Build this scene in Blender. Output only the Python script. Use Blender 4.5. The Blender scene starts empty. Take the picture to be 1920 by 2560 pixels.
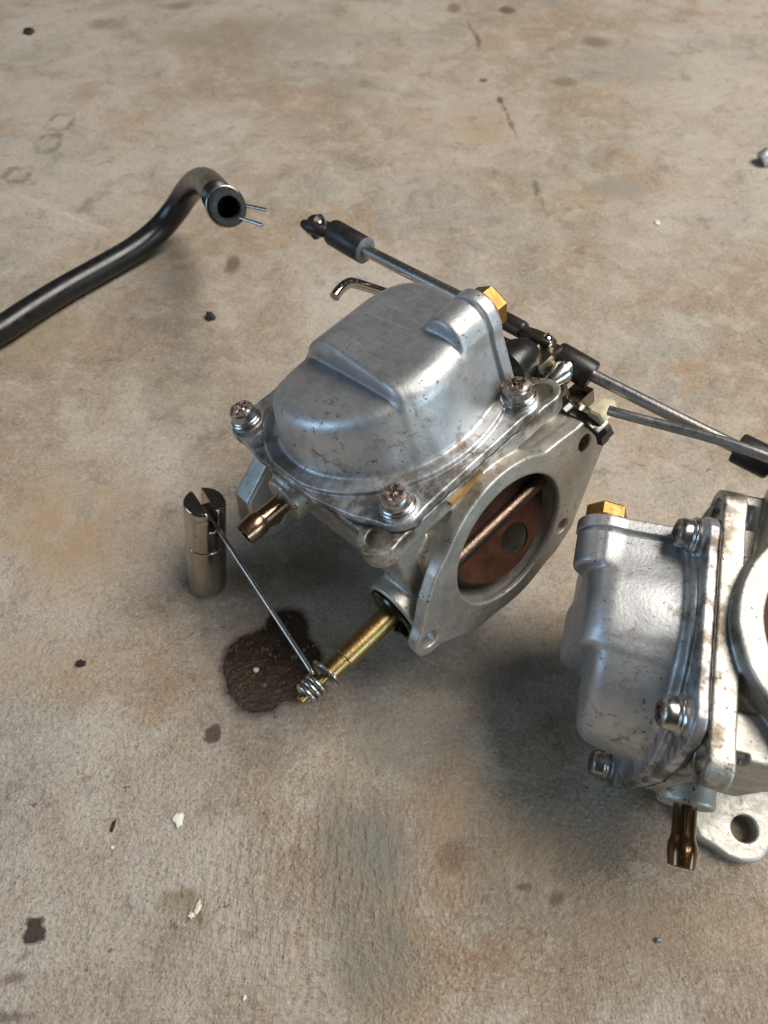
import bpy, math, random
import numpy as np
from mathutils import Matrix, Vector, noise as mnoise
R = math.radians
U = 0.025                       # one modelling unit = 25 mm (half the carburetor bore)
C = bpy.context.scene.collection

# ------------------------------------------------------------------ camera
PITCH = R(55); CAMH = 11.2; FPX = 1775.0; PPX, PPY = 960.0, 1280.0
sc = bpy.context.scene
cam = bpy.data.cameras.new('camera'); camo = bpy.data.objects.new('camera', cam); C.objects.link(camo)
cam.sensor_fit = 'VERTICAL'; cam.sensor_height = 36.0; cam.lens = FPX / 2560 * 36
cam.clip_start = 0.005; cam.clip_end = 50
camo.location = (0, 0, CAMH * U); camo.rotation_euler = (R(90) - PITCH, 0, 0)
cam.dof.use_dof = True; cam.dof.focus_distance = 0.245; cam.dof.aperture_fstop = 16
sc.camera = camo
# ------------------------------------------------------------------ light
sc.view_settings.view_transform = 'Standard'; sc.view_settings.look = 'None'
sc.view_settings.exposure = 0.0; sc.view_settings.gamma = 1.0
w = bpy.data.worlds.new('World'); sc.world = w; w.use_nodes = True
w.node_tree.nodes['Background'].inputs[0].default_value = (1.0, 0.95, 0.90, 1)
w.node_tree.nodes['Background'].inputs[1].default_value = 0.04
def area(name, loc, target, size, size_y, power, col):
    l = bpy.data.lights.new(name, 'AREA'); l.shape = 'RECTANGLE'; l.size = size; l.size_y = size_y
    l.energy = power; l.color = col
    o = bpy.data.objects.new(name, l); C.objects.link(o); o.location = loc
    o.rotation_euler = (Vector(target) - Vector(loc)).to_track_quat('-Z', 'Y').to_euler()
area('door_light', (1.12, 0.30, 2.0), (0.05, 0.17, 0), 1.3, 1.2, 68.0, (1.0, 0.945, 0.865))
area('right_opening', (1.35, -0.95, 0.50), (0.05, 0.17, 0.05), 1.1, 0.6, 11.0, (0.64, 0.86, 1.0))
area('left_opening', (-1.50, -0.15, 0.60), (0.0, 0.17, 0.05), 0.9, 0.6, 7.5, (0.46, 0.72, 1.0))
try:
    sc.cycles.use_denoising = True
except Exception:
    pass

# ------------------------------------------------------------------ projection helpers (photo pixel -> place)
WM = np.array([[1, 0, 0], [0, -math.sin(PITCH), math.cos(PITCH)], [0, -math.cos(PITCH), -math.sin(PITCH)]])
def floor_at(px, py, h=0.0):
    d = WM @ np.array([(px - PPX) / FPX, (py - PPY) / FPX, 1.0])
    return np.array([0, 0, CAMH]) + (h - CAMH) / d[2] * d
def at_depth(px, py, d):
    return np.array([0, 0, CAMH]) + WM @ np.array([(px - PPX) / FPX * d, (py - PPY) / FPX * d, d])

# ------------------------------------------------------------------ node helpers / materials
def new_mat(name):
    m = bpy.data.materials.new(name); m.use_nodes = True
    nt = m.node_tree; b = nt.nodes['Principled BSDF']
    return m, nt, b
class NT:
    def __init__(s, nt):
        s.nt = nt; s.L = nt.links
        s.tc = nt.nodes.new('ShaderNodeTexCoord')
    def set(s, sock, v):
        if isinstance(v, bpy.types.NodeSocket): s.L.new(v, sock)
        else:
            if hasattr(sock, 'default_value'):
                try: sock.default_value = v
                except Exception: sock.default_value = (*v, 1)
    def math(s, op, a, b=0.0, c=None, clamp=False):
        n = s.nt.nodes.new('ShaderNodeMath'); n.operation = op; n.use_clamp = clamp
        s.set(n.inputs[0], a); s.set(n.inputs[1], b)
        if c is not None: s.set(n.inputs[2], c)
        return n.outputs[0]
    def mapping(s, vec, scale=(1, 1, 1), rot=(0, 0, 0), loc=(0, 0, 0)):
        n = s.nt.nodes.new('ShaderNodeMapping'); s.set(n.inputs[0], vec)
        n.inputs['Scale'].default_value = scale; n.inputs['Rotation'].default_value = rot; n.inputs['Location'].default_value = loc
        return n.outputs[0]
    def noise(s, vec, scale, detail=4, rough=0.55, dist=0.0, col=False):
        n = s.nt.nodes.new('ShaderNodeTexNoise'); s.set(n.inputs['Vector'], vec)
        n.inputs['Scale'].default_value = scale; n.inputs['Detail'].default_value = detail
        n.inputs['Roughness'].default_value = rough; n.inputs['Distortion'].default_value = dist
        return n.outputs['Color' if col else 'Fac']
    def voronoi(s, vec, scale, feature='F1', rnd=1.0):
        n = s.nt.nodes.new('ShaderNodeTexVoronoi'); n.feature = feature; s.set(n.inputs['Vector'], vec)
        n.inputs['Scale'].default_value = scale; n.inputs['Randomness'].default_value = rnd
        return n.outputs['Distance']
    def ramp(s, fac, lo, hi, a=0.0, b=1.0):
        n = s.nt.nodes.new('ShaderNodeMapRange'); n.interpolation_type = 'SMOOTHSTEP'
        s.set(n.inputs[0], fac); n.inputs[1].default_value = lo; n.inputs[2].default_value = hi
        n.inputs[3].default_value = a; n.inputs[4].default_value = b
        return n.outputs[0]
    def mix(s, fac, a, b, mode='MIX'):
        n = s.nt.nodes.new('ShaderNodeMix'); n.data_type = 'RGBA'; n.blend_type = mode
        s.set(n.inputs[0], fac); s.set(n.inputs[6], a if isinstance(a, bpy.types.NodeSocket) else (*a, 1))
        s.set(n.inputs[7], b if isinstance(b, bpy.types.NodeSocket) else (*b, 1))
        return n.outputs[2]
    def sep(s, vec):
        n = s.nt.nodes.new('ShaderNodeSeparateXYZ'); s.set(n.inputs[0], vec); return n.outputs
    def vadd(s, a, b, op='ADD'):
        n = s.nt.nodes.new('ShaderNodeVectorMath'); n.operation = op; s.set(n.inputs[0], a); s.set(n.inputs[1], b)
        return n.outputs[1] if op in ('LENGTH', 'DISTANCE') else n.outputs[0]
    def bump(s, h, strength, dist, normal=None):
        n = s.nt.nodes.new('ShaderNodeBump'); n.inputs['Strength'].default_value = strength
        n.inputs['Distance'].default_value = dist; s.set(n.inputs['Height'], h)
        if normal is not None: s.set(n.inputs['Normal'], normal)
        return n.outputs[0]

def metal(name, col, rough=0.35, metallic=1.0, spots=0.5, spot_col=(0.03, 0.022, 0.016), stain=0.3, stain_col=(0.22, 0.15, 0.08),
          bump=0.25, grain=900, rvar=0.15, rings=None, coat=0.0, toprust=None, seam=None):
    """weathered metal: colour drift, brown film, small black specks, fine casting grain"""
    m, nt, b = new_mat(name); n = NT(nt); o = n.tc.outputs['Object']
    big = n.noise(o, 60, 5, 0.6); mid = n.noise(o, 220, 5, 0.65, 0.6); fine = n.noise(o, grain, 3, 0.6)
    base = n.mix(n.ramp(big, 0.35, 0.65), tuple(c * 0.80 for c in col), tuple(min(1, c * 1.08) for c in col))
    sm = n.math('MULTIPLY', n.ramp(mid, 0.50, 0.72), n.ramp(big, 0.42, 0.62))
    base = n.mix(n.math('MULTIPLY', sm, stain), base, stain_col)
    sp = n.math('MULTIPLY', n.ramp(n.noise(o, 520, 2, 0.7), 0.63, 0.70), n.ramp(n.noise(o, 130, 3, 0.6), 0.45, 0.62))
    sp = n.math('MULTIPLY', sp, spots)
    base = n.mix(sp, base, spot_col)
    if seam:                                    # oily dirt along the gasket joint
        zz = n.sep(o)[2]
        sd = n.ramp(n.math('ABSOLUTE', n.math('SUBTRACT', zz, seam)), 0.0015, 0.0095, 1, 0)
        gm = n.math('MULTIPLY', n.math('MULTIPLY', sd, n.ramp(n.noise(o, 95, 5, 0.7), 0.42, 0.60)), 0.85)
        base = n.mix(gm, base, n.mix(big, (0.05, 0.030, 0.016), (0.16, 0.115, 0.065)))
    if toprust:                                 # rust caught in and round the driver recess
        zz = n.sep(o)[2]
        tr = n.math('MULTIPLY', n.ramp(zz, toprust - 0.0014, toprust), n.ramp(n.noise(o, 420, 4, 0.7), 0.36, 0.50))
        base = n.mix(tr, base, n.mix(n.ramp(fine, 0.4, 0.6), (0.040, 0.022, 0.013), (0.19, 0.10, 0.055)))
        sp = n.math('MAXIMUM', sp, tr)
    n.set(b.inputs['Base Color'], base)
    n.set(b.inputs['Metallic'], n.math('MULTIPLY_ADD', sp, -0.8 * metallic, metallic, clamp=True))
    rr = n.math('MULTIPLY_ADD', n.math('SUBTRACT', mid, 0.5), rvar * 2, rough)
    rr = n.math('MULTIPLY_ADD', n.math('SUBTRACT', n.noise(n.mapping(o, (1, 0.06, 0.4), (0.3, 0.5, 0.8)), 1500, 3, 0.6), 0.5), 0.22, rr)
    rr = n.math('MULTIPLY_ADD', sp, 0.25, rr, clamp=True)
    n.set(b.inputs['Roughness'], rr)
    nrm = n.bump(fine, bump, 0.00020)
    if seam: nrm = n.bump(n.noise(o, 150, 4, 0.6), 0.12, 0.0005, nrm)
    if rings:                                   # turned face: concentric tool marks round an axis
        cx, cz, ymin = rings
        x, y, z = n.sep(o)[0:3]
        dx = n.math('SUBTRACT', x, cx); dz = n.math('SUBTRACT', z, cz)
        rad = n.math('SQRT', n.math('ADD', n.math('MULTIPLY', dx, dx), n.math('MULTIPLY', dz, dz)))
        comb = nt.nodes.new('ShaderNodeCombineXYZ'); n.set(comb.inputs[0], n.math('MULTIPLY', rad, 2600)); n.set(comb.inputs[1], n.math('MULTIPLY', n.noise(o, 30, 1), 3.0))
        g = n.noise(comb.outputs[0], 1.0, 4, 0.75)
        mask = n.math('GREATER_THAN', y, ymin)
        h = n.math('MULTIPLY', g, mask)
        nrm = n.bump(h, 0.55, 0.00022, nrm)
        base2 = n.mix(n.math('MULTIPLY', n.ramp(g, 0.52, 0.75), n.math('MULTIPLY', mask, 0.55)), base, (0.14, 0.12, 0.10))
        n.set(b.inputs['Base Color'], base2)
    n.set(b.inputs['Normal'], nrm)
    b.inputs['Coat Weight'].default_value = coat
    return m

def plain(name, col, rough=0.5, metallic=0.0, var=0.25, bump=0.2, scale=400, dust=0.0, dust_col=(0.35, 0.30, 0.24), coat=0.0):
    m, nt, b = new_mat(name); n = NT(nt); o = n.tc.outputs['Object']
    k = n.noise(o, scale, 5, 0.6); k2 = n.noise(o, scale * 0.2, 4, 0.6)
    base = n.mix(n.ramp(k2, 0.3, 0.7), tuple(c * (1 - var) for c in col), tuple(min(1, c * (1 + var)) for c in col))
    if dust: base = n.mix(n.math('MULTIPLY', n.ramp(k, 0.45, 0.75), dust), base, dust_col)
    n.set(b.inputs['Base Color'], base); b.inputs['Metallic'].default_value = metallic
    n.set(b.inputs['Roughness'], n.math('MULTIPLY_ADD', n.math('SUBTRACT', k2, 0.5), 0.3, rough, clamp=True))
    n.set(b.inputs['Normal'], n.bump(k, bump, 0.0002)); b.inputs['Coat Weight'].default_value = coat
    return m

P0 = np.array([0.0, -1.0, -3.80])               # carburetor base point in its own frame
ALU = (0.55, 0.56, 0.575)
M = {}
M['alu'] = metal('cast_aluminium', ALU, 0.49, 0.84, 0.9, stain=0.85, bump=0.42, seam=-P0[2] * U)
M['alu_body'] = metal('cast_aluminium_machined', (0.54, 0.52, 0.475), 0.50, 0.86, 1.0, stain=0.7, bump=0.5, seam=-P0[2] * U,
                      rings=((-0.09 - P0[0]) * U, (-1.465 - P0[2]) * U, (1.675 - P0[1]) * U))
M['steel'] = metal('zinc_steel', (0.58, 0.57, 0.54), 0.24, 1.0, 0.5, stain=0.6, bump=0.2)
M['screw'] = metal('rusty_screw_steel', (0.55, 0.54, 0.52), 0.26, 1.0, 0.9, stain=0.8, stain_col=(0.16, 0.085, 0.045), bump=0.3, toprust=0.0056)
M['rust'] = plain('screw_recess_rust', (0.10, 0.060, 0.035), 0.8, 0.1, 0.6, 0.9, 900)
M['chrome'] = metal('bright_steel', (0.46, 0.43, 0.385), 0.15, 1.0, 0.8, stain=0.7, bump=0.10)
M['brass'] = metal('old_brass', (0.42, 0.29, 0.12), 0.34, 1.0, 0.6, spot_col=(0.05, 0.03, 0.015), stain=0.75, stain_col=(0.13, 0.085, 0.035), bump=0.3)
M['brassbolt'] = metal('bolt_brass', (0.27, 0.155, 0.042), 0.42, 0.80, 1.0, spot_col=(0.03, 0.018, 0.008), stain=1.0, stain_col=(0.15, 0.07, 0.018), bump=0.5, rvar=0.3)
M['copper'] = metal('bronze_pipe', (0.36, 0.24, 0.15), 0.24, 1.0, 0.4, spot_col=(0.03, 0.018, 0.01), stain=0.8, stain_col=(0.10, 0.055, 0.03), bump=0.15, coat=0.4)
M['oilpipe'] = metal('oil_stained_pipe', (0.16, 0.085, 0.035), 0.22, 0.9, 0.6, spot_col=(0.01, 0.007, 0.004), stain=0.9, stain_col=(0.025, 0.013, 0.006), bump=0.15, coat=0.6)
M['rodm'] = metal('dull_steel_rod', (0.46, 0.45, 0.44), 0.38, 1.0, 0.4, stain=0.4, bump=0.3)
M['wire'] = metal('spring_wire', (0.50, 0.48, 0.45), 0.28, 1.0, 0.5, stain=0.4, bump=0.3)
M['black'] = plain('black_plastic', (0.014, 0.013, 0.013), 0.42, 0, 0.3, 0.25, 700, dust=0.05)
M['rubber'] = plain('black_rubber', (0.012, 0.012, 0.013), 0.3, 0, 0.3, 0.3, 700)
M['oilblack'] = plain('oily_black_seal', (0.008, 0.007, 0.006), 0.15, 0, 0.3, 0.4, 500, coat=0.5)
M['void'] = plain('painted_dark_inside', (0.004, 0.004, 0.004), 0.9, 0, 0.2, 0.1, 300)  # flat black standing in for the shade inside the hose
M['gasket'] = plain('grimy_gasket', (0.030, 0.024, 0.018), 0.35, 0, 0.7, 1.0, 700, dust=0.25, dust_col=(0.30, 0.28, 0.25))
M['choke'] = plain('rust_brown_plate', (0.062, 0.022, 0.010), 0.55, 0.2, 0.45, 0.4, 500, dust=0.18, dust_col=(0.05, 0.022, 0.012))
M['shaft'] = metal('dark_shaft', (0.20, 0.14, 0.11), 0.32, 1.0, 0.5, stain=0.6, stain_col=(0.06, 0.03, 0.02), bump=0.8, grain=1600)
M['yellowzinc'] = metal('yellow_zinc_lever', (0.40, 0.36, 0.27), 0.30, 1.0, 0.6, stain=0.7, stain_col=(0.13, 0.09, 0.04), bump=0.2)
M['palepaint'] = plain('chipped_pale_paint', (0.70, 0.64, 0.45), 0.5, 0, 0.15, 0.5, 700, dust=0.3, dust_col=(0.12, 0.09, 0.05))

# ------------------------------------------------------------------ mesh helpers
def link(name, me, mat, parent=None, smooth=True, sharp=40):
    o = bpy.data.objects.new(name, me); C.objects.link(o)
    if mat: me.materials.append(mat)
    if smooth:
        me.polygons.foreach_set('use_smooth', [True] * len(me.polygons))
        if sharp: me.set_sharp_from_angle(angle=R(sharp))
    if parent is not None: o.parent = parent
    return o
def tag(o, label=None, cat=None, group=None, kind=None):
    if label: o['label'] = label
    if cat: o['category'] = cat
    if group: o['group'] = group
    if kind: o['kind'] = kind
    return o
def empty(name, base):
    o = bpy.data.objects.new(name, None); C.objects.link(o); o.empty_display_size = 0.01
    o.location = [float(v) * U for v in base]; return o

class MB:
    """collects solids in model units, builds one mesh whose origin is `base`"""
    def __init__(s): s.v = []; s.f = []
    def add(s, v, f):
        k = len(s.v); s.v += [tuple(map(float, p)) for p in v]; s.f += [tuple(i + k for i in q) for q in f]; return s
    def lathe(s, o, axis, prof, n=32, closed=False):
        o = Vector(o); ax = Vector(axis).normalized(); t = ax.orthogonal().normalized(); bt = ax.cross(t)
        v = []; f = []
        for h, r in prof:
            for i in range(n):
                a = 2 * math.pi * i / n
                v.append(o + ax * h + (t * math.cos(a) + bt * math.sin(a)) * r)
        m = len(prof)
        for j in range(m - 1 if not closed else m):
            j2 = (j + 1) % m
            for i in range(n):
                i2 = (i + 1) % n; f.append((j * n + i, j * n + i2, j2 * n + i2, j2 * n + i))
        if not closed:
            f.append(tuple(reversed(range(n)))); f.append(tuple(range((m - 1) * n, m * n)))
        return s.add(v, f)
    def tube(s, pts, r, n=12, caps=True):
        pts = [Vector(p) for p in pts]; rs = r if hasattr(r, '__len__') else [r] * len(pts)
        t0 = (pts[1] - pts[0]).normalized(); nrm = t0.orthogonal().normalized(); v = []; f = []; pt = t0
        for i, p in enumerate(pts):
            t = (pts[min(i + 1, len(pts) - 1)] - pts[max(i - 1, 0)]).normalized()
            nrm = (nrm - t * nrm.dot(t)).normalized(); b = t.cross(nrm)
            for k in range(n):
                a = 2 * math.pi * k / n; v.append(p + (nrm * math.cos(a) + b * math.sin(a)) * rs[i])
        m = len(pts)
        for j in range(m - 1):
            for k in range(n):
                k2 = (k + 1) % n; f.append((j * n + k, j * n + k2, (j + 1) * n + k2, (j + 1) * n + k))
        if caps: f.append(tuple(reversed(range(n)))); f.append(tuple(range((m - 1) * n, m * n)))
        return s.add(v, f)
    def prism(s, poly, o, ex, ey, ez, h0, h1, bev=0.0):
        """2D outline in (ex, ey) pushed along ez from h0 to h1, top and bottom edges bevelled"""
        o, ex, ey, ez = map(Vector, (o, ex, ey, ez)); n = len(poly)
        c = Vector((sum(p[0] for p in poly) / n, sum(p[1] for p in poly) / n))
        lay = [(h0, 0)] if not bev else [(h0, bev), (h0 + bev, 0)]
        lay += [(h1, 0)] if not bev else [(h1 - bev, 0), (h1, bev)]
        v = []; f = []
        for h, ins in lay:
            for p in poly:
                q = Vector(p); d = (c - q); q = q + d.normalized() * ins if d.length > 1e-6 else q
                v.append(o + ex * q[0] + ey * q[1] + ez * h)
        m = len(lay)
        for j in range(m - 1):
            for i in range(n): i2 = (i + 1) % n; f.append((j * n + i, j * n + i2, (j + 1) * n + i2, (j + 1) * n + i))
        f.append(tuple(reversed(range(n)))); f.append(tuple(range((m - 1) * n, m * n)))
        return s.add(v, f)
    def build(s, name, mat, parent=None, base=(0, 0, 0), smooth=True, sharp=40):
        me = bpy.data.meshes.new(name)
        b = np.array(base, float)
        me.from_pydata([tuple((np.array(p) - b) * U) for p in s.v], [], s.f)
        me.validate()
        import bmesh
        bm = bmesh.new(); bm.from_mesh(me); bmesh.ops.recalc_face_normals(bm, faces=bm.faces); bm.to_mesh(me); bm.free()
        return link(name, me, mat, parent, smooth, sharp)

# ---- signed distance modelling: cast parts with real fillets
def smin(a, b, k):
    h = np.maximum(k - np.abs(a - b), 0) / k; return np.minimum(a, b) - h * h * k * 0.25
def smax(a, b, k): return -smin(-a, -b, k)
def sd_poly(x, y, pts):
    d = np.full(x.shape, 1e9, x.dtype); sgn = np.ones(x.shape, bool)
    n = len(pts)
    for i in range(n):
        ax, ay = pts[i]; bx, by = pts[i - 1]
        ex, ey = bx - ax, by - ay; wx, wy = x - ax, y - ay
        t = np.clip((wx * ex + wy * ey) / (ex * ex + ey * ey), 0, 1)
        dx = wx - ex * t; dy = wy - ey * t
        d = np.minimum(d, dx * dx + dy * dy)
        c1 = y >= ay; c2 = y < by; c3 = ex * wy > ey * wx
        flip = (c1 & c2 & c3) | (~c1 & ~c2 & ~c3)
        sgn ^= flip
    return np.where(sgn, 1, -1) * np.sqrt(d)
def slab(z, a, b): return np.abs(z - (a + b) / 2) - (b - a) / 2
def cylz(u, v, cu, cv, r): return np.hypot(u - cu, v - cv) - r
def rbox(x, y, z, c, h, r):
    qx, qy, qz = np.abs(x - c[0]) - h[0] + r, np.abs(y - c[1]) - h[1] + r, np.abs(z - c[2]) - h[2] + r
    return np.sqrt(np.maximum(qx, 0) ** 2 + np.maximum(qy, 0) ** 2 + np.maximum(qz, 0) ** 2) + np.minimum(np.maximum(np.maximum(qx, qy), qz), 0) - r

def sdf_mesh(name, fn, lo, hi, h, base=(0, 0, 0)):
    """surface-nets mesh of fn(x,y,z)=0 in model units; only blocks near the surface are sampled finely"""
    B = 8
    lo = np.array(lo, float) - h; nb = np.ceil((np.array(hi) + h - lo) / (h * B)).astype(int)
    N = nb * B + 1
    F = np.full(N, 1.0, np.float32)
    bc = [lo[i] + (np.arange(nb[i]) + 0.5) * B * h for i in range(3)]
    X, Y, Z = np.meshgrid(*bc, indexing='ij')
    fc = fn(X.ravel(), Y.ravel(), Z.ravel()).reshape(nb)
    near = np.abs(fc) < B * h * 0.87 * 1.45
    F = np.repeat(np.repeat(np.repeat(np.sign(fc).astype(np.float32), B, 0), B, 1), B, 2)
    F = np.pad(F, ((0, 1),) * 3, mode='edge')
    idx = np.argwhere(near); off = np.arange(B + 1)
    CH = 400
    for s in range(0, len(idx), CH):
        ii = idx[s:s + CH] * B
        gx = (ii[:, 0, None] + off)[:, :, None, None]; gy = (ii[:, 1, None] + off)[:, None, :, None]; gz = (ii[:, 2, None] + off)[:, None, None, :]
        sh = (len(ii), B + 1, B + 1, B + 1)
        gx, gy, gz = [np.broadcast_to(g, sh) for g in (gx, gy, gz)]
        val = fn((lo[0] + gx * h).ravel(), (lo[1] + gy * h).ravel(), (lo[2] + gz * h).ravel())
        F[gx.ravel(), gy.ravel(), gz.ravel()] = val
    S = F < 0
    cnt = np.zeros([n - 1 for n in F.shape], np.int8)
    for dx in (0, 1):
        for dy in (0, 1):
            for dz in (0, 1):
                cnt += S[dx:F.shape[0] - 1 + dx, dy:F.shape[1] - 1 + dy, dz:F.shape[2] - 1 + dz]
    act = (cnt > 0) & (cnt < 8)
    vid = np.full(act.shape, -1, np.int64); cells = np.argwhere(act); vid[act] = np.arange(len(cells))
    acc = np.zeros((len(cells), 3)); num = np.zeros(len(cells))
    cor = {}
    for dx in (0, 1):
        for dy in (0, 1):
            for dz in (0, 1): cor[dx, dy, dz] = F[cells[:, 0] + dx, cells[:, 1] + dy, cells[:, 2] + dz].astype(float)
    for a, fa in cor.items():
        for ax in range(3):
            if a[ax]: continue
            b = list(a); b[ax] = 1; fb = cor[tuple(b)]
            cr = (fa < 0) != (fb < 0)
            t = np.where(cr, fa / np.where(cr, fa - fb, 1), 0)
            p = np.array(a, float)[None] + np.eye(3)[ax][None] * t[:, None]
            acc[cr] += p[cr]; num[cr] += 1
    V = lo + (cells + acc / num[:, None]) * h
    e = h * 0.3
    for _ in range(2):
        f0 = fn(V[:, 0], V[:, 1], V[:, 2])
        g = np.stack([fn(V[:, 0] + e * (i == 0), V[:, 1] + e * (i == 1), V[:, 2] + e * (i == 2)) - f0 for i in range(3)], 1) / e
        gg = np.maximum((g * g).sum(1), 0.2)
        st = g * (f0 / gg)[:, None]; ln = np.linalg.norm(st, axis=1, keepdims=True)
        V = V - st * np.minimum(1, 0.6 * h / np.maximum(ln, 1e-9))
    quads = []
    for ax in range(3):
        u, v = (ax + 1) % 3, (ax + 2) % 3
        sl0 = [slice(None)] * 3; sl1 = [slice(None)] * 3; sl0[ax] = slice(0, -1); sl1[ax] = slice(1, None)
        a, b = S[tuple(sl0)], S[tuple(sl1)]
        e_ = np.argwhere(a != b)
        e_ = e_[(e_[:, u] > 0) & (e_[:, v] > 0) & (e_[:, u] < F.shape[u] - 1) & (e_[:, v] < F.shape[v] - 1)]
        ins = a[e_[:, 0], e_[:, 1], e_[:, 2]]
        du = np.eye(3, dtype=int)[u]; dv = np.eye(3, dtype=int)[v]
        q = [vid[tuple((e_ - du * x - dv * y).T)] for x, y in ((1, 1), (0, 1), (0, 0), (1, 0))]
        q = np.stack(q, 1); q[~ins] = q[~ins][:, ::-1]
        quads.append(q)
    Q = np.concatenate(quads); Q = Q[(Q >= 0).all(1)]
    V = (V - np.array(base)) * U
    me = bpy.data.meshes.new(name)
    me.vertices.add(len(V)); me.vertices.foreach_set('co', V.astype(np.float32).ravel())
    me.loops.add(len(Q) * 4); me.loops.foreach_set('vertex_index', Q.astype(np.int32).ravel())
    me.polygons.add(len(Q)); me.polygons.foreach_set('loop_start', np.arange(0, len(Q) * 4, 4, dtype=np.int32))
    me.update(calc_edges=True); me.validate()
    return me

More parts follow.
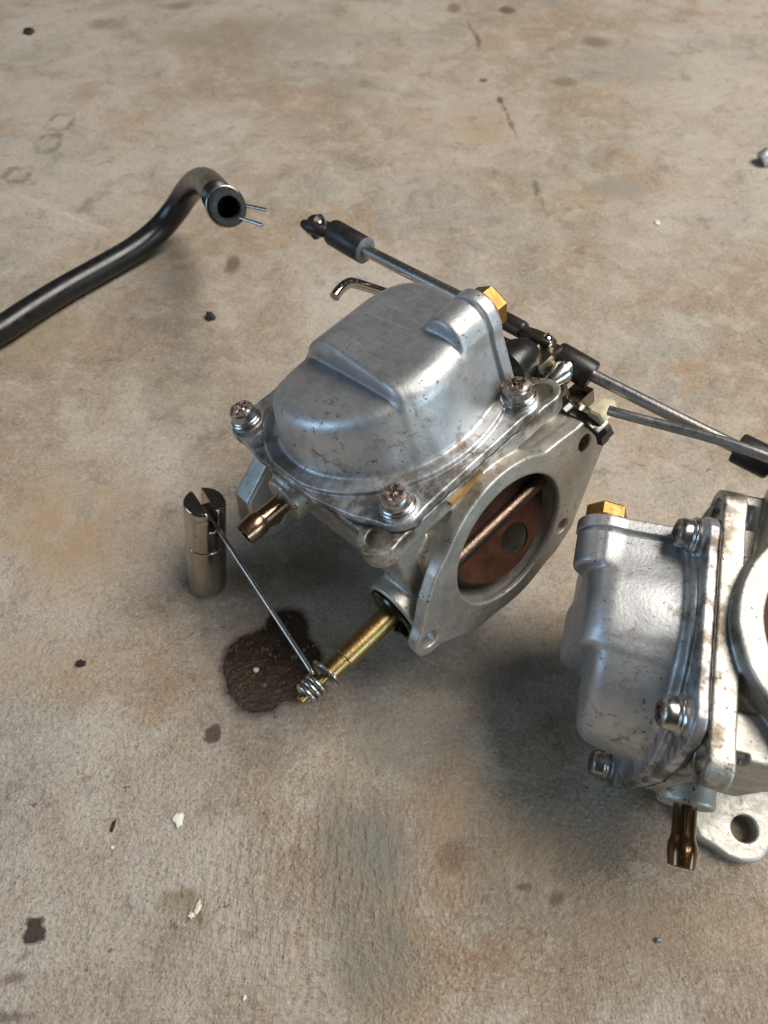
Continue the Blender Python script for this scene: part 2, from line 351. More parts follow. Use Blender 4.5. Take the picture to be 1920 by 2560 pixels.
# ------------------------------------------------------------------ floor
def floor_material(name, oil=False):
    m, nt, b = new_mat(name); n = NT(nt)
    geo = nt.nodes.new('ShaderNodeNewGeometry'); o = geo.outputs['Position']
    warp = n.vadd(n.noise(o, 18, 4, 0.6, col=True), (0.5, 0.5, 0.5), 'SUBTRACT')
    sw = nt.nodes.new('ShaderNodeVectorMath'); sw.operation = 'SCALE'; n.set(sw.inputs[0], warp); sw.inputs[3].default_value = 0.045
    ow = n.vadd(o, sw.outputs[0])
    big = n.noise(ow, 5.0, 6, 0.62); big2 = n.noise(n.vadd(ow, (3.1, 1.7, 0)), 9.0, 6, 0.62); mid = n.noise(ow, 38, 7, 0.68)
    fine = n.noise(o, 260, 6, 0.72); grit = n.noise(o, 900, 3, 0.7); gr2 = n.noise(o, 460, 3, 0.6)
    col = n.mix(n.ramp(big, 0.40, 0.60), (0.315, 0.242, 0.172), (0.440, 0.388, 0.333))
    col = n.mix(n.math('MULTIPLY', n.ramp(big2, 0.50, 0.66), 0.75), col, (0.315, 0.298, 0.255))       # cool grey patches
    col = n.mix(n.math('MULTIPLY', n.ramp(n.noise(n.vadd(ow, (7.3, 0.4, 0)), 11, 6, 0.65), 0.52, 0.68), 0.7), col, (0.37, 0.245, 0.145))  # ochre film
    mid2 = n.noise(n.vadd(ow, (1.9, 5.2, 0)), 95, 6, 0.7)
    col = n.mix(n.math('MULTIPLY', n.ramp(mid, 0.48, 0.66), 0.55), col, (0.50, 0.445, 0.375))
    col = n.mix(n.math('MULTIPLY', n.ramp(mid, 0.30, 0.47, 1, 0), 0.60), col, (0.165, 0.130, 0.095))
    col = n.mix(n.math('MULTIPLY', n.ramp(mid2, 0.52, 0.68), 0.40), col, (0.52, 0.46, 0.39))
    col = n.mix(n.math('MULTIPLY', n.ramp(mid2, 0.30, 0.45, 1, 0), 0.45), col, (0.15, 0.12, 0.09))
    col = n.mix(n.math('MULTIPLY', n.ramp(fine, 0.55, 0.72), 0.35), col, (0.50, 0.45, 0.39))
    col = n.mix(n.math('MULTIPLY', n.ramp(fine, 0.30, 0.44, 1, 0), 0.38), col, (0.15, 0.115, 0.085))
    col = n.mix(n.math('MULTIPLY', n.ramp(grit, 0.52, 0.68), 0.42), col, (0.58, 0.52, 0.45)); col = n.mix(n.math('MULTIPLY', n.ramp(grit, 0.32, 0.47, 1, 0), 0.45), col, (0.13, 0.10, 0.078)); col = n.mix(n.math('MULTIPLY', n.ramp(gr2, 0.34, 0.48, 1, 0), 0.28), col, (0.16, 0.125, 0.095)); col = n.mix(n.math('MULTIPLY', n.ramp(gr2, 0.54, 0.68), 0.22), col, (0.57, 0.51, 0.44))
    vg = n.voronoi(o, 620); vm = n.ramp(fine, 0.46, 0.56)         # sand grains showing in the paste
    col = n.mix(n.math('MULTIPLY', n.math('MULTIPLY', n.ramp(vg, 0.13, 0.24, 1, 0), vm), 0.55), col, (0.60, 0.545, 0.47))
    vd = n.voronoi(n.vadd(o, (0.7, 0.2, 0)), 540)
    col = n.mix(n.math('MULTIPLY', n.math('MULTIPLY', n.ramp(vd, 0.12, 0.22, 1, 0), n.math('SUBTRACT', 1.0, vm)), 0.6), col, (0.11, 0.085, 0.065))
    # thin dark freckles and pale crumbs
    fr = n.math('MULTIPLY', n.ramp(n.noise(o, 150, 3, 0.75), 0.655, 0.70), n.ramp(n.noise(o, 24, 2), 0.45, 0.6))
    col = n.mix(n.math('MULTIPLY', fr, 0.7), col, (0.085, 0.062, 0.046))
    pl = n.ramp(n.noise(n.vadd(o, (0.3, 0.9, 0)), 330, 2, 0.7), 0.70, 0.74)
    col = n.mix(n.math('MULTIPLY', pl, 0.6), col, (0.62, 0.58, 0.50))
    # stains, soft dark patches and a painted shadow patch where the photograph shows them: px, py, radius x, radius y (photo px), colour, strength, edge
    ST = [
        (170, 1330, 240, 190, (0.335, 0.225, 0.130), 0.8, 0.9), (60, 1650, 150, 120, (0.37, 0.255, 0.15), 0.5, 0.9),
        (1330, 2130, 200, 130, (0.36, 0.255, 0.155), 0.5, 0.9), (1620, 2320, 260, 120, (0.38, 0.275, 0.17), 0.5, 0.9), (1500, 1290, 90, 120, (0.40, 0.31, 0.21), 0.5, 0.9),
        (1010, 1850, 170, 120, (0.200, 0.185, 0.150), 0.8, 0.7), (960, 2420, 150, 160, (0.205, 0.195, 0.160), 0.8, 0.7), (900, 2120, 130, 170, (0.200, 0.19, 0.155), 0.8, 0.6), (1120, 2040, 60, 120, (0.40, 0.27, 0.16), 0.6, 0.8),
        (90, 2318, 30, 40, (0.040, 0.024, 0.017), 0.95, 0.25), (530, 1835, 20, 24, (0.085, 0.062, 0.046), 0.9, 0.35),
        (582, 660, 24, 28, (0.08, 0.052, 0.025), 0.7, 0.6), (455, 700, 60, 60, (0.20, 0.175, 0.15), 0.55, 0.7),  # larger grey patch: a dim shadow painted into the floor colour
        (445, 2250, 60, 40, (0.20, 0.13, 0.055), 0.6, 0.6), (920, 2220, 130, 260, (0.20, 0.19, 0.155), 0.55, 0.6),
        (840, 1990, 70, 90, (0.24, 0.22, 0.18), 0.5, 0.6), (1130, 2140, 40, 50, (0.17, 0.10, 0.055), 0.55, 0.6),
        (1390, 2245, 22, 26, (0.12, 0.08, 0.045), 0.7, 0.6), (1305, 2215, 20, 14, (0.11, 0.07, 0.04), 0.7, 0.6),
        (1225, 2385, 70, 60, (0.28, 0.16, 0.085), 0.5, 0.7),
        (1200, 310, 120, 70, (0.36, 0.235, 0.125), 0.5, 0.8),
        (640, 85, 300, 60, (0.24, 0.215, 0.165), 0.55, 0.7), (1560, 160, 170, 60, (0.24, 0.225, 0.19), 0.5, 0.7),
        (1490, 105, 40, 14, (0.16, 0.12, 0.075), 0.7, 0.6), (1410, 205, 40, 14, (0.17, 0.13, 0.085), 0.7, 0.6), 
        (1268, 25, 22, 10, (0.09, 0.065, 0.045), 0.8, 0.5), (1135, 20, 20, 14, (0.13, 0.10, 0.075), 0.7, 0.6), (1195, 100, 8, 22, (0.12, 0.09, 0.065), 0.7, 0.5),
        (1210, 200, 14, 5, (0.08, 0.055, 0.035), 0.8, 0.5), (1340, 470, 10, 26, (0.13, 0.11, 0.10), 0.7, 0.6), (1250, 250, 10, 8, (0.05, 0.04, 0.03), 0.8, 0.4),
        (1540, 470, 90, 30, (0.23, 0.22, 0.19), 0.6, 0.5), (270, 60, 60, 18, (0.17, 0.12, 0.08), 0.6, 0.6), (445, 15, 40, 12, (0.19, 0.145, 0.09), 0.7, 0.6),
        (130, 185, 50, 8, (0.20, 0.155, 0.11), 0.6, 0.7), (210, 240, 34, 38, (0.32, 0.215, 0.14), 0.45, 0.8), (850, 215, 90, 40, (0.27, 0.23, 0.17), 0.5, 0.8), 
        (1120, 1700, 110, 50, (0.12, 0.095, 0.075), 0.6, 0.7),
        (1260, 1640, 150, 110, (0.10, 0.085, 0.07), 0.55, 0.8), (800, 1440, 120, 60, (0.10, 0.088, 0.072), 0.5, 0.8), (1510, 2110, 60, 50, (0.19, 0.175, 0.155), 0.5, 0.8),  # middle entry: soft dark patch below the standing carburetor's left side
        (30, 2445, 36, 22, (0.10, 0.065, 0.04), 0.6, 0.7), (30, 2550, 60, 24, (0.08, 0.06, 0.045), 0.6, 0.8),
        (120, 830, 130, 60, (0.30, 0.255, 0.17), 0.5, 0.8), 
    ]
    oz = n.vadd(ow, (0, 0, 0))
    jig = n.vadd(n.noise(o, 140, 4, 0.65, col=True), (0.5, 0.5, 0.5), 'SUBTRACT')
    sj = nt.nodes.new('ShaderNodeVectorMath'); sj.operation = 'SCALE'; n.set(sj.inputs[0], jig); sj.inputs[3].default_value = 0.008
    oj = n.vadd(o, sj.outputs[0])
    if not oil:
        midmask = n.ramp(mid, 0.30, 0.56); brk = n.ramp(n.noise(oj, 105, 3, 0.7), 0.35, 0.56)
        for px, py, rx, ry, c, st, edge in ST:
            p = floor_at(px, py) * U
            wx = np.linalg.norm(floor_at(px + rx, py) - floor_at(px - rx, py)) / 2 * U
            wy = np.linalg.norm(floor_at(px, py + ry) - floor_at(px, py - ry)) / 2 * U
            mp = nt.nodes.new('ShaderNodeMapping'); mp.vector_type = 'POINT'
            mp.inputs['Scale'].default_value = (1 / wx, 1 / wy, 0)
            mp.inputs['Location'].default_value = (-p[0] / wx, -p[1] / wy, 0)
            n.set(mp.inputs[0], oj)
            d = n.vadd(mp.outputs[0], (0, 0, 0), 'LENGTH')
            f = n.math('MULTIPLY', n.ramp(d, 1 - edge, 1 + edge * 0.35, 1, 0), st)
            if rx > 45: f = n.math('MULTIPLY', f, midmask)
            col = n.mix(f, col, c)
        # faint square rings left by bolt heads, pale scratches and dark hairline cracks
        for px, py, rx, ry in ((152, 305, 34, 22), (120, 358, 32, 24), (44, 437, 34, 20)):
            p = floor_at(px, py) * U
            wx = np.linalg.norm(floor_at(px + rx, py) - floor_at(px - rx, py)) / 2 * U; wy = np.linalg.norm(floor_at(px, py + ry) - floor_at(px, py - ry)) / 2 * U
            mp = nt.nodes.new('ShaderNodeMapping'); mp.inputs['Scale'].default_value = (1 / wx, 1 / wy, 0); mp.inputs['Location'].default_value = (-p[0] / wx, -p[1] / wy, 0)
            n.set(mp.inputs[0], oj); xx, yy = n.sep(mp.outputs[0])[0:2]
            d = n.math('POWER', n.math('ADD', n.math('POWER', n.math('ABSOLUTE', xx), 4.0), n.math('POWER', n.math('ABSOLUTE', yy), 4.0)), 0.25)
            f = n.math('MULTIPLY', n.ramp(n.math('ABSOLUTE', n.math('SUBTRACT', d, 0.82)), 0.05, 0.34, 0.55, 0), brk)
            col = n.mix(f, col, (0.135, 0.082, 0.045))
        for (ax_, ay_), (bx_, by_), wd, c, st in (((20, 475), (130, 520), 5, (0.56, 0.52, 0.45), 0.5), ((110, 515), (300, 588), 7, (0.56, 0.52, 0.45), 0.6), ((215, 560), (400, 640), 5, (0.52, 0.48, 0.41), 0.35),
                (((0, 530)), (330, 640), 8, (0.30, 0.215, 0.145), 0.4), ((1243, 228), (1308, 380), 7, (0.11, 0.085, 0.065), 0.7), ((1160, 40), (1206, 122), 6, (0.13, 0.10, 0.075), 0.6),
                ((1335, 455), (1375, 560), 6, (0.15, 0.115, 0.085), 0.5), ((1140, 530), (1260, 660), 7, (0.52, 0.48, 0.42), 0.35), ((1800, 610), (1920, 560), 6, (0.55, 0.50, 0.43), 0.4),
                ((1380, 350), (1372, 385), 4, (0.58, 0.54, 0.46), 0.5), ((1560, 1150), (1640, 1172), 4, (0.10, 0.075, 0.055), 0.6), ((1880, 830), (1920, 880), 5, (0.14, 0.10, 0.07), 0.6)):
            a = floor_at(ax_, ay_) * U; e = floor_at(bx_, by_) * U; cen = (a + e) / 2; dv = e - a
            ang = math.atan2(dv[1], dv[0]); L2 = np.linalg.norm(dv) / 2
            w2 = np.linalg.norm(floor_at((ax_ + bx_) / 2 + wd, (ay_ + by_) / 2) - floor_at((ax_ + bx_) / 2 - wd, (ay_ + by_) / 2)) / 2 * U
            sub = n.vadd(oj, tuple(float(q) for q in cen), 'SUBTRACT')
            mp = nt.nodes.new('ShaderNodeMapping'); mp.vector_type = 'TEXTURE'
            mp.inputs['Rotation'].default_value = (0, 0, ang); mp.inputs['Scale'].default_value = (L2, w2, 1)
            n.set(mp.inputs[0], sub)
            d = n.vadd(mp.outputs[0], (0, 0, 0), 'LENGTH')
            f = n.math('MULTIPLY', n.ramp(d, 0.3, 1.1, st, 0), brk)
            col = n.mix(f, col, c)
    # relief: trowel ripples + pits + grain, with coarser relief near the lower left of the view
    rip = n.noise(n.mapping(o, (1, 0.55, 1), (0, 0, R(-35))), 330, 4, 0.65)
    x, y, z = n.sep(o)[0:3]
    near = n.ramp(n.math('MULTIPLY_ADD', x, 0.35, y), 0.01, 0.17, 1.0, 0.12)
    h = n.math('ADD', n.math('MULTIPLY', n.math('MULTIPLY', rip, near), 0.40), n.math('MULTIPLY', n.math('MULTIPLY', fine, near), 0.9))
    h = n.math('ADD', h, n.math('MULTIPLY', n.math('MULTIPLY', gr2, near), 0.95)); h = n.math('ADD', h, n.math('MULTIPLY', mid, 0.5))
    mp = nt.nodes.new('ShaderNodeMapping'); pr = floor_at(760, 2200) * U
    mp.inputs['Scale'].default_value = (1 / 0.055, 1 / 0.040, 0); mp.inputs['Location'].default_value = (-pr[0] / 0.055, -pr[1] / 0.040, 0); n.set(mp.inputs[0], oj)
    rmask = n.ramp(n.vadd(mp.outputs[0], (0, 0, 0), 'LENGTH'), 0.3, 1.15, 1, 0)
    rip2 = n.noise(n.mapping(o, (1, 0.30, 1), (0, 0, R(-28))), 330, 2, 0.5)      # trowel ripples
    h = n.math('ADD', h, n.math('MULTIPLY', n.math('MULTIPLY', rip2, rmask), 1.3))
    if oil:
        col = n.mix(n.ramp(mid, 0.35, 0.65), (0.022, 0.012, 0.006), (0.066, 0.034, 0.015))
        col = n.mix(n.math('MULTIPLY', n.ramp(n.noise(n.mapping(o, (1, 0.5, 1)), 520, 2, 0.7), 0.64, 0.70), 0.8), col, (0.30, 0.22, 0.15))      # pale elongated grains, painted in for the wet glints
        n.set(b.inputs['Roughness'], n.ramp(fine, 0.35, 0.65, 0.10, 0.32))
        nrm = n.bump(h, 1.0, 0.0013); b.inputs['Specular IOR Level'].default_value = 0.5
    else:
        n.set(b.inputs['Roughness'], n.ramp(mid, 0.3, 0.7, 0.86, 0.62)); b.inputs['Specular IOR Level'].default_value = 0.35
        nrm = n.bump(h, 1.0, 0.0017)
    if oil:
        at = nt.nodes.new('ShaderNodeAttribute'); at.attribute_name = 'edge'
        ed = n.math('ADD', at.outputs['Fac'], n.math('MULTIPLY', n.math('SUBTRACT', n.noise(o, 260, 5, 0.75), 0.5), 0.55))
        al = n.math('MAXIMUM', n.ramp(ed, 0.32, 0.64), n.math('MULTIPLY', n.ramp(ed, 0.02, 0.50), 0.40))
        n.set(b.inputs['Alpha'], al)
    n.set(b.inputs['Base Color'], col); n.set(b.inputs['Normal'], n.bump(grit, 0.22, 0.0003, nrm))
    return m
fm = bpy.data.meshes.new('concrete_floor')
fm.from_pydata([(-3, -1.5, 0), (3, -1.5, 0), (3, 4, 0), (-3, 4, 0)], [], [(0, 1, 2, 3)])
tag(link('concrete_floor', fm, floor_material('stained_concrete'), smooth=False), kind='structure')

# oil soaked into the concrete below the brass tube
def blob(name, pts, mat, lift=0.00035, jitter=0.02, sub=10):
    P = [floor_at(*p) for p in pts]; n = len(P); out = []
    for i in range(n):
        p0, p1, p2, p3 = P[i - 1], P[i], P[(i + 1) % n], P[(i + 2) % n]
        for k in range(sub):
            t = k / sub
            out.append(0.5 * ((2 * p1) + (-p0 + p2) * t + (2 * p0 - 5 * p1 + 4 * p2 - p3) * t * t + (-p0 + 3 * p1 - 3 * p2 + p3) * t ** 3))
    out = np.array(out); c = out.mean(0)
    for i, q in enumerate(out):
        d = q - c; out[i] = q + d / np.linalg.norm(d) * jitter * (mnoise.noise(Vector(q * 6)) + 0.8 * mnoise.noise(Vector(q * 17)) + 0.5 * mnoise.noise(Vector(q * 41)))
    m = len(out); rings = ((0.45, 1.0), (0.80, 1.0), (0.92, 0.75), (1.0, 0.5), (1.10, 0.2), (1.22, 0.0))
    v = [(0, 0, lift)]; e = [1.0]; f = [(0, 1 + i, 1 + (i + 1) % m) for i in range(m)]
    for k, (s_, a_) in enumerate(rings):
        v += [tuple((q - c) * s_ * U + np.array([0, 0, lift * (1 - 0.5 * k / len(rings))])) for q in out]; e += [a_] * m
        if k: f += [(1 + (k - 1) * m + i, 1 + k * m + i, 1 + k * m + (i + 1) % m, 1 + (k - 1) * m + (i + 1) % m) for i in range(m)]
    me = bpy.data.meshes.new(name); me.from_pydata(v, [], f)
    me.attributes.new('edge', 'FLOAT', 'POINT').data.foreach_set('value', e)
    o = link(name, me, mat, smooth=True, sharp=0); o.location = c * U; return o
oilm = floor_material('wet_oil_on_concrete', True)
tag(blob('oil_stain', [(657, 1574), (676, 1542), (716, 1526), (752, 1538), (768, 1566), (770, 1594), (797, 1628), (799, 1670), (782, 1725), (762, 1748),
      (704, 1757), (674, 1778), (628, 1781), (590, 1757), (567, 1716), (559, 1660), (580, 1612), (618, 1588)], oilm),
    'dark brown wet oil stain soaked into the concrete beneath the long spring wire', 'oil stain')

# ------------------------------------------------------------------ carburetor
R1 = np.array([[-0.71693, 0.64459, -0.26555], [0.63906, 0.45544, -0.61982], [-0.27859, -0.61407, -0.73845]]); T1 = np.array([0.20582, -1.22044, 9.74547])
R2 = np.array([[-0.24610, -0.03329, -0.96867], [0.88172, -0.42272, -0.20948], [-0.40250, -0.90565, 0.13339]]); T2 = np.array([3.73028, 1.81442, 9.24528])
def carb_matrix(Rc, t):
    Rw = WM @ Rc; p = np.array([0, 0, CAMH]) + WM @ (t + Rc @ P0)
    m = Matrix([[*map(float, Rw[i]), float(p[i] * U)] for i in range(3)] + [[0, 0, 0, 1]])
    return m
def loc1(L): return np.array([0, 0, CAMH]) + WM @ (T1 + R1 @ np.array(L, float))   # carburetor point -> world units

SCREWS = [(1.09, 1.235), (-1.09, 1.235), (1.32, -1.89), (-1.2, -1.89)]
FL = [(1.12, 1.48), (-1.12, 1.48), (-1.40, 1.02), (-1.62, 0.30), (-1.66, -1.10), (-1.45, -1.95), (-1.15, -2.15), (1.25, -2.15), (1.56, -1.95), (1.66, -1.15), (1.66, 0.10), (1.53, 0.79), (1.34, 1.30)]
DC = (-0.15, -0.45)
def f_bowl(c, b, z):
    q = np.hypot(c - DC[0], b - DC[1])
    fl2 = sd_poly(c, b, FL)
    for sx, sy in SCREWS: fl2 = smin(fl2, cylz(c, b, sx, sy, 0.255), 0.10)
    fl = smax(fl2, slab(z, 0.0, 0.13), 0.03)
    ring = smax(smax(q - 1.79, fl2 + 0.035, 0.03), slab(z, 0.0, 0.20), 0.035)
    d = smin(fl, ring, 0.03)
    for sx, sy in SCREWS:
        d = smin(d, smax(cylz(c, b, sx, sy, 0.20), slab(z, 0.0, 0.21), 0.04), 0.08)
    q2 = np.hypot(c - DC[0], b - DC[1] - 0.06 * z)
    wall = (q2 - (1.60 - 0.20 * z)) * 0.97
    wall = smax(wall, (-(b + 1.16) + (z - 1.15) * 0.72) * 0.81, 0.35)
    zs = 1.08 + 0.12 * (b - 0.6)
    low = smax(wall, z - zs, 0.22)
    hi = smax(smax(wall, z - 1.17, 0.22), c - 0.26, 0.10)
    blk2 = sd_poly(c, b, [(0.22, -1.00), (-0.40, -1.04), (-0.53, -0.65), (-0.56, 0.10), (-0.74, 0.28), (-1.5, 0.34), (-1.5, 1.9), (0.50, 1.9)])
    blk = smax(smax(wall - 0.005, z - 1.27, 0.32), blk2 + 0.10 * (z - 1.26), 0.085)
    dome = smin(smin(low, hi, 0.06), blk, 0.05)
    d = smin(d, smax(dome, -z, 0.02), 0.07)
    # drain column, its web and its end plate
    cs = c - 0.03 * (1.06 - z)
    col2 = smin(cylz(b, z, 0.58, 1.14, 0.335), sd_poly(b, z, [(0.28, 1.14), (0.90, 1.14), (1.04, 0.08), (0.02, 0.08)]), 0.08)
    main = smax(col2, slab(cs, -1.15, -0.62), 0.08)
    plate = smax(col2 - 0.02, slab(cs, -1.30, -1.11), 0.03)
    d = smin(d, smax(main, -z, 0.02), 0.07)
    d = smin(d, smax(plate, -z, 0.02), 0.02)
    d = smax(d, -smax(smax(col2 - 0.08, -(col2 + 0.05), 0.01), slab(cs, -1.125, -1.08) , 0.01) - np.where(z < 0.30, 9.0, 0.0), 0.02)
    return d
PL = [(1.49, 1.47), (-1.49, 1.47), (-1.70, 1.22), (-1.66, 0.78), (-1.64, 0.60), (-1.64, -1.20), (-1.40, -2.05), (1.45, -2.05), (1.60, -1.10), (1.565, 0.92), (1.70, 1.22)]
BF = [(1.50, -2.14), (1.82, -2.02), (1.80, -1.76), (1.70, -1.60), (1.45, -1.15), (1.20, -0.84), (0.65, -0.47), (-0.10, -0.40), (-1.26, -0.54), (-2.05, -0.68), (-2.27, -0.92), (-2.14, -1.36), (-1.88, -1.68), (-1.55, -2.10), (-1.30, -2.42), (-0.9, -2.62), (0.0, -2.72), (0.9, -2.58)]
RF = [(1.50, -2.20), (1.98, -2.02), (2.06, -1.60), (1.95, -1.22), (1.5, -0.95), (1.0, -0.62), (-1.2, -0.62), (-1.90, -0.85), (-1.9, -1.4), (-1.3, -2.4), (0, -2.62), (0.9, -2.5)]
def f_body(c, b, z):
    pl2 = sd_poly(c, b, PL)
    for sx in (1, -1): pl2 = smin(pl2, cylz(c, b, sx * 1.49, 1.22, 0.275), 0.04)
    pl = smax(pl2, slab(z, -0.30, -0.025), 0.022)
    # front neck, side walls and throat
    d = smin(pl, rbox(c, b, z, (-0.05, -0.45, -0.85), (1.17, 1.50, 0.75), 0.10), 0.06)
    d = smin(d, rbox(c, b, z, (-0.62, 0.85, -0.62), (1.20, 0.38, 0.36), 0.06), 0.06)
    rad = np.hypot(c + 0.09, z + 1.465)
    d = smin(d, smax(rad - 1.22, slab(b, -2.35, 1.6), 0.05), 0.12)
    bf2 = sd_poly(c, z, BF) - 0.01
    bf2 = smin(bf2, cylz(c, z, -0.09, -1.465, 1.30), 0.05); bf2 = smin(bf2, cylz(c, z, 1.60, -1.87, 0.275), 0.06); bf2 = smin(bf2, cylz(c, z, -1.76, -1.0, 0.36), 0.08)
    bf = smax(bf2, slab(b, 1.50, 1.69), 0.03)
    d = smin(d, bf, 0.06)
    d = smin(d, smax(smax(smax(bf2 + 0.004, slab(b, 1.16, 1.66), 0.03), z + 0.28, 0.05), c - 1.15, 0.10), 0.05)
    d = smin(d, smax(smax(cylz(c, z, -1.76, -1.0, 0.36), slab(b, 1.05, 1.6), 0.05), -(c + 2.2), 0.05), 0.10)
    # boss for the brass tube with its neck, pipe boss, rear flange
    d = smin(d, rbox(c, b, z, (1.17, 1.02, -1.0), (0.27, 0.28, 0.80), 0.06), 0.07)
    d = smin(d, rbox(c, b, z, (0.68, -0.10, -0.80), (0.70, 1.30, 0.66), 0.07), 0.07)
    boss = smax(cylz(b, z, 1.02, -1.75, 0.47), slab(c, 0.5, 1.68), 0.05)
    d = smin(d, boss, 0.08)
    d = smax(d, -smax(cylz(b, z, 1.02, -1.75, 0.40), slab(c, 1.62, 1.9), 0.02), 0.02)
    pb = smax(cylz(b, z, -0.92, -0.63, 0.36), slab(c, 0.8, 1.72), 0.05)
    d = smin(d, pb, 0.10)
    rf2 = smin(sd_poly(c, z, RF) - 0.02, cylz(c, z, 1.70, -1.78, 0.43), 0.1)
    d = smin(d, smax(rf2, slab(b, -2.42, -2.0), 0.06), 0.08)
    # underside chamber the carburetor stands on
    d = smin(d, rbox(c, b, z, (-0.1, -0.85, -2.75), (0.85, 0.9, 0.18), 0.08), 0.12)
    d = smin(d, smax(np.hypot(c + 0.1, b + 0.85) - 0.75, slab(z, -3.70, -2.4), 0.10), 0.08)
    # holes
    for sx in (1, -1): d = smax(d, -smax(cylz(c, b, sx * 1.49, 1.22, 0.165), slab(z, -0.5, 0.2), 0.02), 0.014)
    d = smax(d, -smax(rad - np.where(b > 1.6, 1.02, np.where(b > 0.3, 1.05, 0.90)), slab(b, -2.6, 2.0), 0.02), 0.03)
    for hc, hz, hr in ((1.62, -1.85, 0.135), (-1.74, -0.96, 0.13), (-1.10, -2.20, 0.12)):
        d = smax(d, -smax(cylz(c, z, hc, hz, hr), slab(b, 1.0, 2.0), 0.02), 0.02)
    d = smax(d, -smax(cylz(c, z, 1.68, -1.82, 0.18), slab(b, -2.8, -1.9), 0.02), 0.02)
    return d
def f_gasket(c, b, z):
    fl2 = sd_poly(c, b, FL)
    for sx, sy in SCREWS: fl2 = smin(fl2, cylz(c, b, sx, sy, 0.25), 0.10)
    wob = 0.010 * np.sin(c * 9.3 + b * 4.1) * np.sin(b * 7.7 - c * 3.3) + 0.006 * np.sin(c * 27 + 1) * np.sin(b * 31)
    return smax(fl2 + 0.006 + wob, slab(z, -0.03, 0.008), 0.01)
def f_screw(x, y, z):
    r = np.hypot(x, y)
    head = smax(r - 0.19, np.sqrt(x * x + y * y + (z + 0.10) ** 2) - 0.345, 0.05)
    head = smax(head, -z - 0.02, 0.02)
    fl = smax(r - 0.215, slab(z, -0.03, 0.045), 0.02)
    d = smin(head, fl, 0.02)
    cross = np.minimum(rbox(x, y, z, (0, 0, 0.24), (0.115, 0.032, 0.10), 0.012), rbox(x, y, z, (0, 0, 0.24), (0.032, 0.115, 0.10), 0.012))
    chew = 0.010 * np.sin(x * 23 + 1) * np.sin(y * 19 + 2) * np.clip((z - 0.12) * 10, 0, 1)
    return smax(d + chew, -cross, 0.02)

H = 0.019
bowl_me = sdf_mesh('bowl', f_bowl, (-2.0, -2.35, -0.05), (1.8, 1.65, 1.55), H, P0)
body_me = sdf_mesh('body', f_body, (-2.3, -2.55, -3.85), (2.1, 1.8, 0.05), 0.023, P0)
gask_me = sdf_mesh('gasket', f_gasket, (-1.8, -2.3, -0.06), (1.8, 1.6, 0.04), 0.02, P0)
screw_me = sdf_mesh('screw', f_screw, (-0.25, -0.25, -0.06), (0.25, 0.25, 0.3), 0.011)

def helix(o, ax, r, pitch, turns, n=24, start=0.0):
    o = Vector(o); ax = Vector(ax).normalized(); t = ax.orthogonal().normalized(); b = ax.cross(t)
    return [o + ax * (pitch * k / n) + (t * math.cos(start + 2 * math.pi * k / n) + b * math.sin(start + 2 * math.pi * k / n)) * r for k in range(int(turns * n) + 1)]

